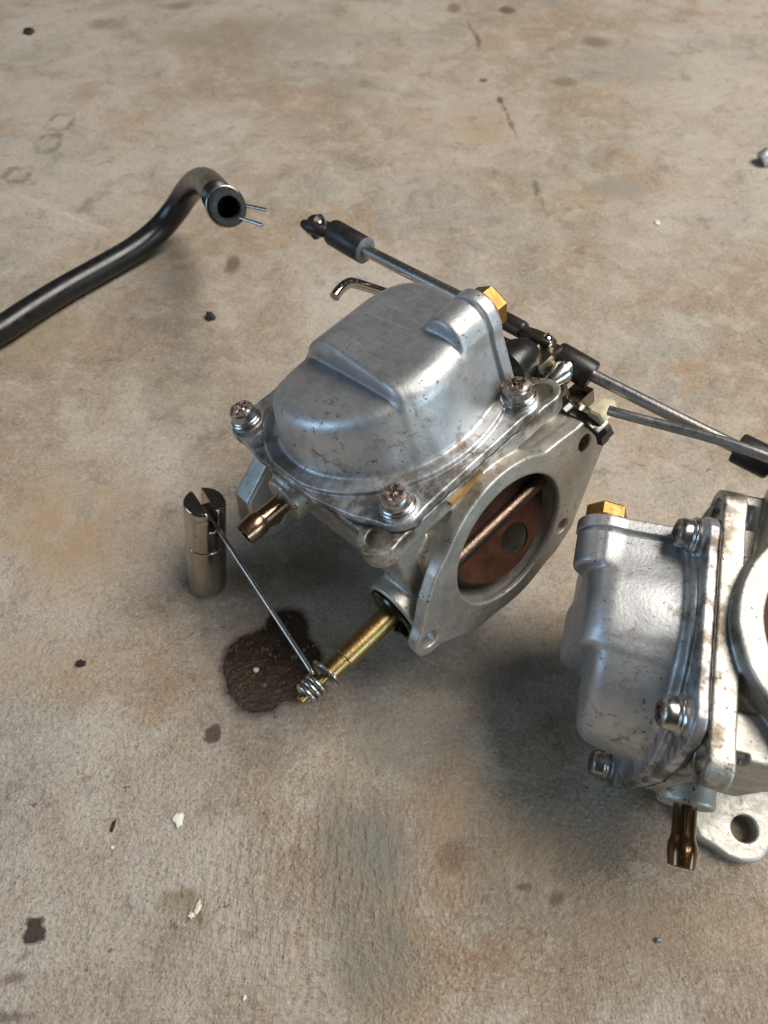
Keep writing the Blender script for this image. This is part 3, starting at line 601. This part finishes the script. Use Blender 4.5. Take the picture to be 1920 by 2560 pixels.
def make_carb():
    t = empty('carburetor', (0, 0, 0))
    link('body', body_me, M['alu_body'], t, sharp=0)
    link('bowl', bowl_me, M['alu'], t, sharp=0)
    link('gasket', gask_me, M['gasket'], t, sharp=0)
    for i, (sx, sy) in enumerate(SCREWS):
        if i == 0: screw_me.materials.append(M['screw'])
        o = bpy.data.objects.new('screw', screw_me); C.objects.link(o); o.parent = t
        o.location = [float(v) for v in (np.array([sx, sy, 0.215]) - P0) * U]; o.rotation_euler = (0, 0, [0.5, 1.1, 0.2, 0.7][i])
        if i == 0: screw_me.polygons.foreach_set('use_smooth', [True] * len(screw_me.polygons))
        wa = MB().lathe((0, 0, -0.012), (0, 0, 1), [(0, 0.10), (0, 0.225), (0.02, 0.235), (0.03, 0.225), (0.03, 0.10)], 28)
        if i == 0: wme = wa.build('washer', M['steel'], o).data
        else:
            wo = bpy.data.objects.new('washer', wme); C.objects.link(wo); wo.parent = o
    hexo = [(0.28 * math.cos(R(60 * k + 20)), 0.28 * math.sin(R(60 * k + 20))) for k in range(6)]
    mb = MB().prism(hexo, (-1.31, 0.58, 1.14), (0, 1, 0), (0, 0, 1), (-1, 0, 0), 0, 0.24, 0.03)
    mb.lathe((-1.33, 0.58, 1.14), (-1, 0, 0), [(-0.05, 0.30), (0.02, 0.30), (0.03, 0.28)], 28)
    mb.build('drain_bolt', M['brassbolt'], t, P0, sharp=30)
    # flared fuel pipe
    mb = MB().lathe((1.60, -0.92, -0.63), (1, 0, 0), [(0, 0.15), (0.48, 0.15), (0.53, 0.16), (0.60, 0.185), (0.70, 0.185), (0.86, 0.165), (0.86, 0.135), (0.3, 0.12)], 32)
    mb.build('fuel_pipe', M['copper'], t, P0)
    # choke plate and its shaft
    th = R(75); d = Vector((0, math.cos(th), -math.sin(th))); nn = Vector((0, math.sin(th), math.cos(th)))
    cc = Vector((-0.17, 1.33, -1.36)); mb = MB(); n = 64; v = []; f = []
    hole = (-0.16, 0.52, 0.265)
    for layer in (0.02, -0.02):
        for k in range(n):
            a = 2 * math.pi * k / n; v.append(cc + Vector((1, 0, 0)) * (0.925 * math.cos(a)) + d * (0.925 * math.sin(a)) + nn * layer)
        for k in range(n):
            a = 2 * math.pi * k / n; v.append(cc + Vector((1, 0, 0)) * (hole[0] + hole[2] * math.cos(a)) + d * (hole[1] + hole[2] * math.sin(a)) + nn * layer)
    for k in range(n):
        k2 = (k + 1) % n
        f += [(k, k2, n + k2, n + k), (2 * n + k2, 2 * n + k, 3 * n + k, 3 * n + k2), (k2, k, 2 * n + k, 2 * n + k2), (n + k, n + k2, 3 * n + k2, 3 * n + k)]
    mb.add(v, f); cp = mb.build('choke_plate', M['choke'], t, P0, sharp=50)
    MB().lathe((-1.12, 1.33 + nn.y * 0.04, -1.36 + nn.z * 0.04), (1, 0, 0), [(0, 0.115), (2.06, 0.115)], 24).build('choke_shaft', M['shaft'], t, P0)
    return t
carb = make_carb()
carb.matrix_world = carb_matrix(R1, T1)

def copy_tree(o, parent=None):
    c = o.copy(); C.objects.link(c)
    if parent is not None:
        c.parent = parent; c.matrix_parent_inverse = o.matrix_parent_inverse.copy()
    for ch in list(o.children): copy_tree(ch, c)
    return c
carb2 = copy_tree(carb)
carb2.matrix_world = carb_matrix(R2, T2)
for ch in carb2.children:
    if ch.name.startswith('fuel_pipe'):
        ch.material_slots[0].link = 'OBJECT'; ch.material_slots[0].material = M['oilpipe']
GR = 'carburetors lying on the concrete floor'
tag(carb, 'whole silver carburetor standing bowl up with open bore, brass tube and long spring wire', 'carburetor', GR)
tag(carb2, 'silver carburetor lying on its side, cut by the right edge of the photo', 'carburetor', GR)

# ---- parts only the standing carburetor shows
AX = (1, 0, 0); TB = (1.02, -1.75)
mb = MB().lathe((1.5, *TB), AX, [(0, 0.168), (1.10, 0.168), (1.115, 0.150), (1.13, 0.150), (1.13, 0.142), (1.36, 0.142), (1.36, 0.172), (1.42, 0.172), (1.42, 0.10)], 32)
mb.lathe((2.85, *TB), AX, [(0, 0.07), (0.55, 0.07), (0.57, 0.05)], 20)
tube = mb.build('brass_tube', M['brass'], carb, P0)
mb = MB().lathe((1.60, *TB), AX, [(0.0, 0.36), (0.09, 0.36), (0.11, 0.33), (0.11, 0.17)], 32)
mb.lathe((1.66, *TB), AX, [(0.02, 0.39), (0.05, 0.415), (0.08, 0.39), (0.05, 0.36)], 32, closed=True)
mb.lathe((1.68, 1.13, -1.94), (0.9, 0.35, -0.25), [(-0.05, 0.07), (0.14, 0.07), (0.15, 0.055), (0.15, 0.035), (0.02, 0.03)], 18)
mb.prism([(-0.10, -0.05), (0.12, -0.05), (0.12, 0.06), (-0.10, 0.06)], (1.72, 1.22, -2.02), (0, 1, 0), (0, 0, 1), (1, 0, 0), -0.08, 0.06, 0.02)
mb.build('seal', M['oilblack'], carb, P0)
mb = MB().lathe((2.945, *TB), (1, 0.05, 0.12), [(-0.02, 0.09), (-0.02, 0.255), (0.0, 0.265), (0.02, 0.255), (0.02, 0.09)], 32)
mb.lathe((2.90, *TB), (1, 0.02, 0.04), [(-0.012, 0.09), (-0.012, 0.19), (0.012, 0.19), (0.012, 0.09)], 28)
mb.build('washer', M['steel'], carb, P0)
def unZ(px, py, z):
    d = np.array([(px - PPX) / FPX, (py - PPY) / FPX, 1.0]) @ R1; o = -T1 @ R1
    return o + d * (z - o[2]) / d[2]
ga, gb = unZ(1202, 1178, -0.13), unZ(1124, 1258, -0.13)
MB().prism([(0, -0.035), (1, -0.03), (1, 0.03), (0.55, 0.05), (0, 0.04)], ga, gb - ga, (0, 1, 0.1), (0, 0, 1), -0.05, 0.02, 0.0).build('gasket_tab', plain('varnish_brown_gasket', (0.30, 0.19, 0.07), 0.4, 0.1, 0.4, 0.4, 500), carb, P0, smooth=False)
# slotted steel barrel and the wire that runs from the coil to it
pb = floor_at(521, 1462); ax = Vector((0.15, 0.17, 0.975)).normalized()
PH = 2.08; PR = 0.335
tip = Vector(pb) + ax * (PH - 0.16)
Mi = np.linalg.inv(WM @ R1)
tipL = Mi @ (np.array(tip) - loc1((0, 0, 0)))
hx = helix((3.05, *TB), AX, 0.145, 0.085, 3.3, 20, start=2.2)
hd = Vector(tipL) - Vector(hx[0])
pts = [Vector(tipL) + hd.normalized() * 0.05] + [Vector(hx[0]) + hd * k for k in (0.75, 0.5, 0.25, 0.08, 0.03)] + hx
MB().tube(pts, 0.038, 10).build('spring_wire', M['wire'], carb, P0, sharp=0)

def f_post(x, y, z):
    r = np.hypot(x, y)
    d = smax(r - PR, slab(z, 0.0, PH), 0.07)
    d = smax(d, -rbox(x, y, z, (0, 0, PH), (0.075, 0.6, 0.42), 0.01), 0.02)
    d = smax(d, -(np.hypot(r - PR - 0.012, z - PH * 0.56) - 0.028), 0.01)
    d = smax(d, -(np.hypot(r - PR - 0.012, z - PH * 0.92) - 0.020), 0.01)
    d = smax(d, -(rbox(x, y, z, (0.30, 0.05, PH * 0.72), (0.10, 0.035, 0.30), 0.01) if False else (d * 0 + 9)), 0.01)
    return d
post_me = sdf_mesh('slotted_barrel', f_post, (-0.4, -0.4, -0.05), (0.4, 0.4, 2.2), 0.016)
po = link('slotted_barrel', post_me, M['chrome'], sharp=0)
dirw = (Vector(loc1(hx[0])) - tip); dirw = (dirw - ax * dirw.dot(ax)).normalized()
xx = dirw.cross(ax).normalized()
po.matrix_world = Matrix(((xx.x, dirw.x, ax.x, pb[0] * U), (xx.y, dirw.y, ax.y, pb[1] * U), (xx.z, dirw.z, ax.z, 0.0), (0, 0, 0, 1)))
po.location.z = PR * math.sqrt(1 - ax.z ** 2) * U * 0.9
tag(po, 'shiny slotted steel barrel standing on the floor with the wire end in its slot', 'barrel pin')

# throttle lever stack on the far side of the standing carburetor
def unL(px, py, c):
    d = np.array([(px - PPX) / FPX, (py - PPY) / FPX, 1.0]) @ R1; o = -T1 @ R1
    return o + d * (c - o[0]) / d[0]
def strip(pix, c, w, th):
    P = [unL(px, py, c) for px, py in pix]; mb = MB()
    # bent strip: polyline in the (b, z) plane, thickness th, width w along the shaft axis
    Q = [Vector((p[1], p[2])) for p in P]; L = []; Rr = []
    for i, q in enumerate(Q):
        t = (Q[min(i + 1, len(Q) - 1)] - Q[max(i - 1, 0)]).normalized(); nr = Vector((-t.y, t.x))
        L.append(q + nr * th / 2); Rr.append(q - nr * th / 2)
    v = []; f = []
    for i in range(len(Q)):
        for p, cc in ((L[i], c - w / 2), (L[i], c + w / 2), (Rr[i], c + w / 2), (Rr[i], c - w / 2)): v.append((cc, p.x, p.y))
    for i in range(len(Q) - 1):
        for k in range(4): k2 = (k + 1) % 4; f.append((4 * i + k, 4 * i + k2, 4 * i + 4 + k2, 4 * i + 4 + k))
    f += [(0, 1, 2, 3), tuple(4 * (len(Q) - 1) + k for k in (3, 2, 1, 0))]
    return mb.add(v, f)
def smooth_line(pts, n=6):
    out = []; P = [np.array(p, float) for p in pts]
    for i in range(len(P) - 1):
        p0 = P[max(i - 1, 0)]; p1 = P[i]; p2 = P[i + 1]; p3 = P[min(i + 2, len(P) - 1)]
        for k in range(n):
            t = k / n; out.append(0.5 * ((2 * p1) + (-p0 + p2) * t + (2 * p0 - 5 * p1 + 4 * p2 - p3) * t * t + (-p0 + 3 * p1 - 3 * p2 + p3) * t ** 3))
    return out + [P[-1]]
strip(smooth_line([(1352, 925), (1378, 925), (1398, 950), (1408, 985), (1428, 1012), (1470, 1036), (1505, 1062), (1522, 1092)]), -1.98, 0.16, 0.07).build('throttle_lever', M['steel'], carb, P0)
strip(smooth_line([(1345, 948), (1372, 942), (1393, 965), (1402, 1000), (1424, 1028), (1468, 1052), (1500, 1080), (1508, 1105)]), -1.84, 0.14, 0.09).build('lever_gasket', M['oilblack'], carb, P0)
mb = MB()
p = unL(1352, 905, -1.95); mb.prism([(-0.16, -0.14), (0.16, -0.14), (0.16, 0.14), (-0.16, 0.14)], p, (0, 1, 0), (0, 0, 1), (1, 0, 0), -0.3, 0.2, 0.03)
p = unL(1340, 875, -2.1); mb.prism([(-0.15, -0.22), (0.15, -0.22), (0.15, 0.22), (-0.15, 0.22)], p, (0, 1, 0), (0, 0, 1), (1, 0, 0), -0.15, 0.15, 0.03)
p = unL(1452, 990, -2.2); mb.prism([(-0.15, -0.12), (0.15, -0.12), (0.15, 0.12), (-0.15, 0.12)], p, (0, 1, 0), (0, 0, 1), (1, 0, 0), -0.12, 0.22, 0.02)
mb.build('lever_tab', M['yellowzinc'], carb, P0)
p = unL(1400, 935, -2.0)
MB().lathe(p, (-1, 0, 0), [(-0.2, 0.10), (0.0, 0.17), (0.06, 0.17), (0.10, 0.13), (0.26, 0.13), (0.30, 0.08)], 20).build('pivot_pin', M['steel'], carb, P0)
p = unL(1500, 1036, -2.0); hx6 = [(0.145 * math.cos(R(60 * k)), 0.145 * math.sin(R(60 * k))) for k in range(6)]
MB().prism(hx6, p, (0, 1, 0), (0, 0, 1), (-1, 0, 0), -0.12, 0.24, 0.03).build('lever_nut', M['palepaint'], carb, P0, sharp=30)
p = unL(1300, 895, -1.75)
MB().lathe(p, (1, 0, 0), [(-0.2, 0.20), (0.0, 0.30), (0.25, 0.30), (0.35, 0.1)], 24).build('return_spring_cap', M['rubber'], carb, P0)
MB().tube([unL(1230, 843, -2.0), unL(1335, 893, -2.05)], 0.085, 14).build('throttle_shaft', M['rodm'], carb, P0)
# bent steel hook behind the bowl
pz = [unL(px, py, 0) for px, py in ()]
def back(px, py, b):
    d = np.array([(px - PPX) / FPX, (py - PPY) / FPX, 1.0]) @ R1; o = -T1 @ R1
    return o + d * (b - o[1]) / d[1]
hk = smooth_line([back(836, 742, -2.35), back(850, 724, -2.4), back(868, 710, -2.45), back(890, 709, -2.45), back(960, 731, -2.4), back(1030, 760, -2.3)], 5)
MB().tube(hk, 0.082, 14).build('hook_rod', M['chrome'], carb, P0)

# ------------------------------------------------------------------ throttle link rods
def rod_thing(name, base_pts, label, cat, grp=None):
    pts = np.array(base_pts); b = pts.mean(0); b[2] = pts[:, 2].min()
    t = empty(name, b); tag(t, label, cat, grp); return t, b
def socket(p0, p1, ball, r, parent, base, rb):
    """moulded black ball socket: sleeve with end collar, tapering to a forked cup that holds a steel ball"""
    p0, p1, ball = map(Vector, (p0, p1, ball)); a = (p0 - p1).normalized(); L = (p0 - p1).length
    mb = MB().lathe(p1, a, [(0, r * 0.55), (0, r * 0.94), (0.03, r), (L * 0.90, r), (L * 0.97, r * 0.92), (L, r * 0.75), (L, 0.02)], 28)
    d = (ball - p0); D = d.length
    s = mb.build('ball_socket', M['black'], parent, base)
    side = d.normalized().cross(Vector((0, 0.5, 0.85))).normalized()
    mb = MB()
    for sg in (1, -1):
        mb.tube([p0 + side * r * 0.35 * sg - d * 0.1, p0 + d * 0.35 + side * rb * 0.95 * sg, ball + side * rb * 1.05 * sg, ball + d.normalized() * rb * 0.9 + side * rb * 0.55 * sg], [r * 0.5, r * 0.5, r * 0.48, r * 0.35], 12)
    mb.lathe(ball - d.normalized() * rb * 0.4, d.normalized(), [(-0.2 * rb, rb * 0.8), (0.2 * rb, rb * 1.1), (0.5 * rb, rb * 0.9)], 20)
    mb.build('fork', M['black'], s, base)
    sp = [(math.sin(R(-90 + 15 * k)) * rb, max(0.004, math.cos(R(-90 + 15 * k)) * rb)) for k in range(13)]
    MB().lathe(ball, d.normalized(), sp, 20).build('ball', M['chrome'], s, base)
    return s
G2 = 'steel throttle link rods with black ball sockets'
# left rod
A0 = at_depth(790, 566, 12.4); A1 = at_depth(828, 578, 12.3); A2 = at_depth(913, 627, 12.0)
B2 = at_depth(1235, 787, 10.2); B1 = at_depth(1312, 828, 9.95); B0 = at_depth(1366, 852, 9.75)
t, b = rod_thing('throttle_rod', [A0, A2, B0], 'grey link rod passing behind the bowl, its free black ball socket pointing left', 'link rod', G2)
MB().tube([A2 + (A1 - A2) * 0.3, A2 + (B2 - A2) * 0.5, B2], 0.100, 18).build('rod', M['rodm'], t, b)
s = socket(A1, A2, A0, 0.225, t, b, 0.20)
MB().lathe(A2, Vector(A2 - A1).normalized(), [(-0.02, 0.12), (-0.02, 0.225), (0.02, 0.22), (0.035, 0.19), (0.03, 0.12)], 28).build('sleeve_end', plain('worn_grey_plastic', (0.16, 0.17, 0.18), 0.5), s, b)
socket(B1, B2, B0, 0.125, t, b, 0.10)
# right rod
A0 = at_depth(1352, 872, 9.95); A1 = at_depth(1388, 886, 9.9); A2 = at_depth(1481, 940, 9.75)
B2 = at_depth(1842, 1118, 9.0); B1 = at_depth(1935, 1165, 8.8); B0 = at_depth(2010, 1200, 8.6)
t, b = rod_thing('throttle_rod', [A0, A2, B0], 'bright link rod running right between two thick black ball sockets', 'link rod', G2)
MB().tube([A2 + (A1 - A2) * 0.3, A2 + (B2 - A2) * 0.5, B2 + (B1 - B2) * 0.3], 0.086, 18).build('rod', M['rodm'], t, b)
socket(A1, A2, A0, 0.205, t, b, 0.11); socket(B1, B2, B0, 0.20, t, b, 0.13)
# lower rod crossing in front
pts = [at_depth(px, py, d) for px, py, d in ((1522, 1026, 9.35), (1580, 1042, 9.2), (1680, 1068, 9.0), (1790, 1098, 8.75), (1880, 1128, 8.55), (1960, 1158, 8.4))]
t, b = rod_thing('control_rod', pts, 'plain dark steel rod from the painted nut, crossing in front of the link rod', 'rod')
MB().tube(smooth_line(pts, 4), 0.066, 18).build('rod', M['rodm'], t, b)

# ------------------------------------------------------------------ black hose with a wire clamp
hp = [(-1100, 1330, 0.33), (-800, 1200, 0.33), (-450, 1040, 0.33), (-160, 905, 0.33), (-70, 862, 0.33), (0, 826, 0.33), (84, 771, 0.33), (169, 719, 0.33), (253, 672, 0.33), (338, 622, 0.36), (401, 570, 0.55), (440, 523, 0.95), (468, 482, 1.45), (492, 458, 2.0), (515, 456, 2.6), (533, 474, 3.1), (546, 495, 3.4)]
hpts = smooth_line([floor_at(*p) for p in hp], 6)
endp = floor_at(573, 521, 3.75)
tv = (Vector((0, 0, CAMH)) - Vector(endp)).normalized()
hb = floor_at(253, 672)
ho = empty('hose', hb); tag(ho, 'black rubber hose snaking in from the left edge, open mouth towards the camera', 'hose')
MB().tube(hpts, [0.30] * (len(hpts) - 12) + [0.30 + 0.0015 * k for k in range(12)], 28).build('hose_wall', M['rubber'], ho, hb, sharp=0)
fa = (Vector((0.42, -0.50, 0.10)) + tv).normalized()
mb = MB().lathe(endp, fa, [(-0.75, 0.28), (-0.60, 0.305), (-0.16, 0.325), (-0.03, 0.33), (0.0, 0.315), (0.0, 0.225), (-0.03, 0.205), (-0.60, 0.20)], 40)
mb.build('hose_mouth', plain('dusty_rubber', (0.028, 0.030, 0.034), 0.5, 0, 0.3, 0.5, 600, dust=0.35, dust_col=(0.12, 0.125, 0.14)), ho, hb)
MB().lathe(Vector(endp) - fa * 0.57, fa, [(0, 0.21), (0.02, 0.21)], 24).build('hose_bore', M['void'], ho, hb)  # black disc that paints the darkness deep in the mouth
cl = MB(); cb = Vector(endp) - fa * 0.30
tx = fa.orthogonal().normalized(); ty = fa.cross(tx)
ring = [cb + (tx * math.cos(R(12 * k)) + ty * math.sin(R(12 * k))) * 0.345 for k in range(31)]
cl.tube(ring, 0.030, 10, caps=False)
for (ax_, ay_), (bx_, by_) in (((600, 511), (666, 525)), ((600, 545), (656, 563))):
    cl.tube([at_depth(ax_, ay_, 13.15), at_depth(bx_, by_, 13.0)], [0.030, 0.038], 10)
cl.build('wire_clamp', M['wire'], ho, hb)

# ------------------------------------------------------------------ crumbs and chips on the floor
random.seed(4)
def chip(name, px, py, rx, ry, hgt, mat, label, cat, seed, rot=0.0, group=None):
    c = floor_at(px, py)
    wx = np.linalg.norm(floor_at(px + rx, py) - floor_at(px - rx, py)) / 2; wy = np.linalg.norm(floor_at(px, py + ry) - floor_at(px, py - ry)) / 2
    rnd = random.Random(seed); n = 14; v = []; f = []
    rad = [1 + rnd.uniform(-0.28, 0.22) for _ in range(n)]
    lay = [(0.0, 0.95), (0.45, 1.0), (0.85, 0.80), (1.0, 0.45)]
    for h, s in lay:
        for k in range(n):
            a = 2 * math.pi * k / n
            v.append((math.cos(a) * wx * rad[k] * s, math.sin(a) * wy * rad[k] * s, h * hgt * (1 + rnd.uniform(-0.25, 0.25) * (h > 0)) + 0.004))
    for j in range(len(lay) - 1):
        for k in range(n): k2 = (k + 1) % n; f.append((j * n + k, j * n + k2, (j + 1) * n + k2, (j + 1) * n + k))
    f += [tuple(reversed(range(n))), tuple(range((len(lay) - 1) * n, len(lay) * n))]
    me = bpy.data.meshes.new(name); me.from_pydata([tuple(np.array(p) * U) for p in v], [], f)
    o = link(name, me, mat, sharp=35); o.location = c * U; o.rotation_euler = (0, 0, rot)
    return tag(o, label, cat, group)
white = plain('white_paint_flake', (0.72, 0.70, 0.63), 0.6, 0, 0.1, 0.5, 500)
cream = plain('cream_paint_flake', (0.74, 0.69, 0.52), 0.6, 0, 0.1, 0.5, 500)
dark = plain('black_crumb', (0.022, 0.018, 0.015), 0.6, 0, 0.3, 0.6, 600)
greyst = plain('grey_grit', (0.34, 0.34, 0.33), 0.6, 0.2, 0.2, 0.6, 600)
GW = 'pale paint flakes scattered on the floor'
chip('paint_flake', 447, 2050, 15, 19, 0.06, white, 'white paint flake, highest of the flakes in the lower left floor', 'paint flake', 1, 0.2, GW)
chip('paint_flake', 496, 2270, 7, 20, 0.07, cream, 'longer cream paint flake, upright half of a touching pair', 'paint flake', 2, -0.25, GW)
chip('paint_flake', 479, 2288, 9, 9, 0.05, cream, 'shorter cream paint flake, lower half of a touching pair', 'paint flake', 3, 0.3, GW)
chip('paint_flake', 283, 2119, 5, 6, 0.04, white, 'tiny white flake just below a thin black sliver', 'paint flake', 4, 0, GW)
chip('paint_flake', 612, 2495, 5, 8, 0.04, white, 'tiny white flake near the bottom edge of the photo', 'paint flake', 5, 0, GW)
chip('paint_flake', 1642, 558, 7, 6, 0.05, white, 'small white flake above the right hand rods', 'paint flake', 6, 0, GW)
chip('paint_flake', 641, 1676, 7, 7, 0.05, cream, 'pale grain lying in the dark oil stain', 'paint flake', 12, 0, GW)
chip('crumb', 526, 795, 13, 11, 0.12, dark, 'black crumb on the floor left of the bowl, below the hose', 'crumb', 7, 0.4, 'black crumbs on the floor')
chip('crumb', 203, 1661, 12, 8, 0.10, dark, 'black crumb alone on the floor at the left', 'crumb', 8, 0.1, 'black crumbs on the floor')
chip('crumb', 284, 2066, 4, 17, 0.06, dark, 'thin black sliver above a tiny white flake', 'crumb', 9, -0.15, 'black crumbs on the floor')
chip('crumb', 73, 82, 15, 6, 0.12, dark, 'flat black crumb in the top left corner', 'crumb', 10, 0, 'black crumbs on the floor')
chip('grit_grain', 1644, 2351, 7, 8, 0.08, greyst, 'small grey grain on the floor at the lower right', 'grit grain', 11, 0)
# round aluminium piece cut by the right edge
gp = floor_at(1917, 408); g0 = MB()
g0.lathe(gp, (0.55, 0.1, 0.35), [(-0.30, 0.12), (-0.28, 0.24), (-0.06, 0.26), (0.0, 0.22), (0.0, 0.10), (-0.07, 0.08)], 28)
for i, p in enumerate(g0.v): g0.v[i] = (p[0], p[1], p[2] + 0.25)
tag(g0.build('metal_cap', M['alu'], None, gp), 'blurred grey metal cap cut by the right edge near the top', 'metal cap').location = [float(x) * U for x in gp]
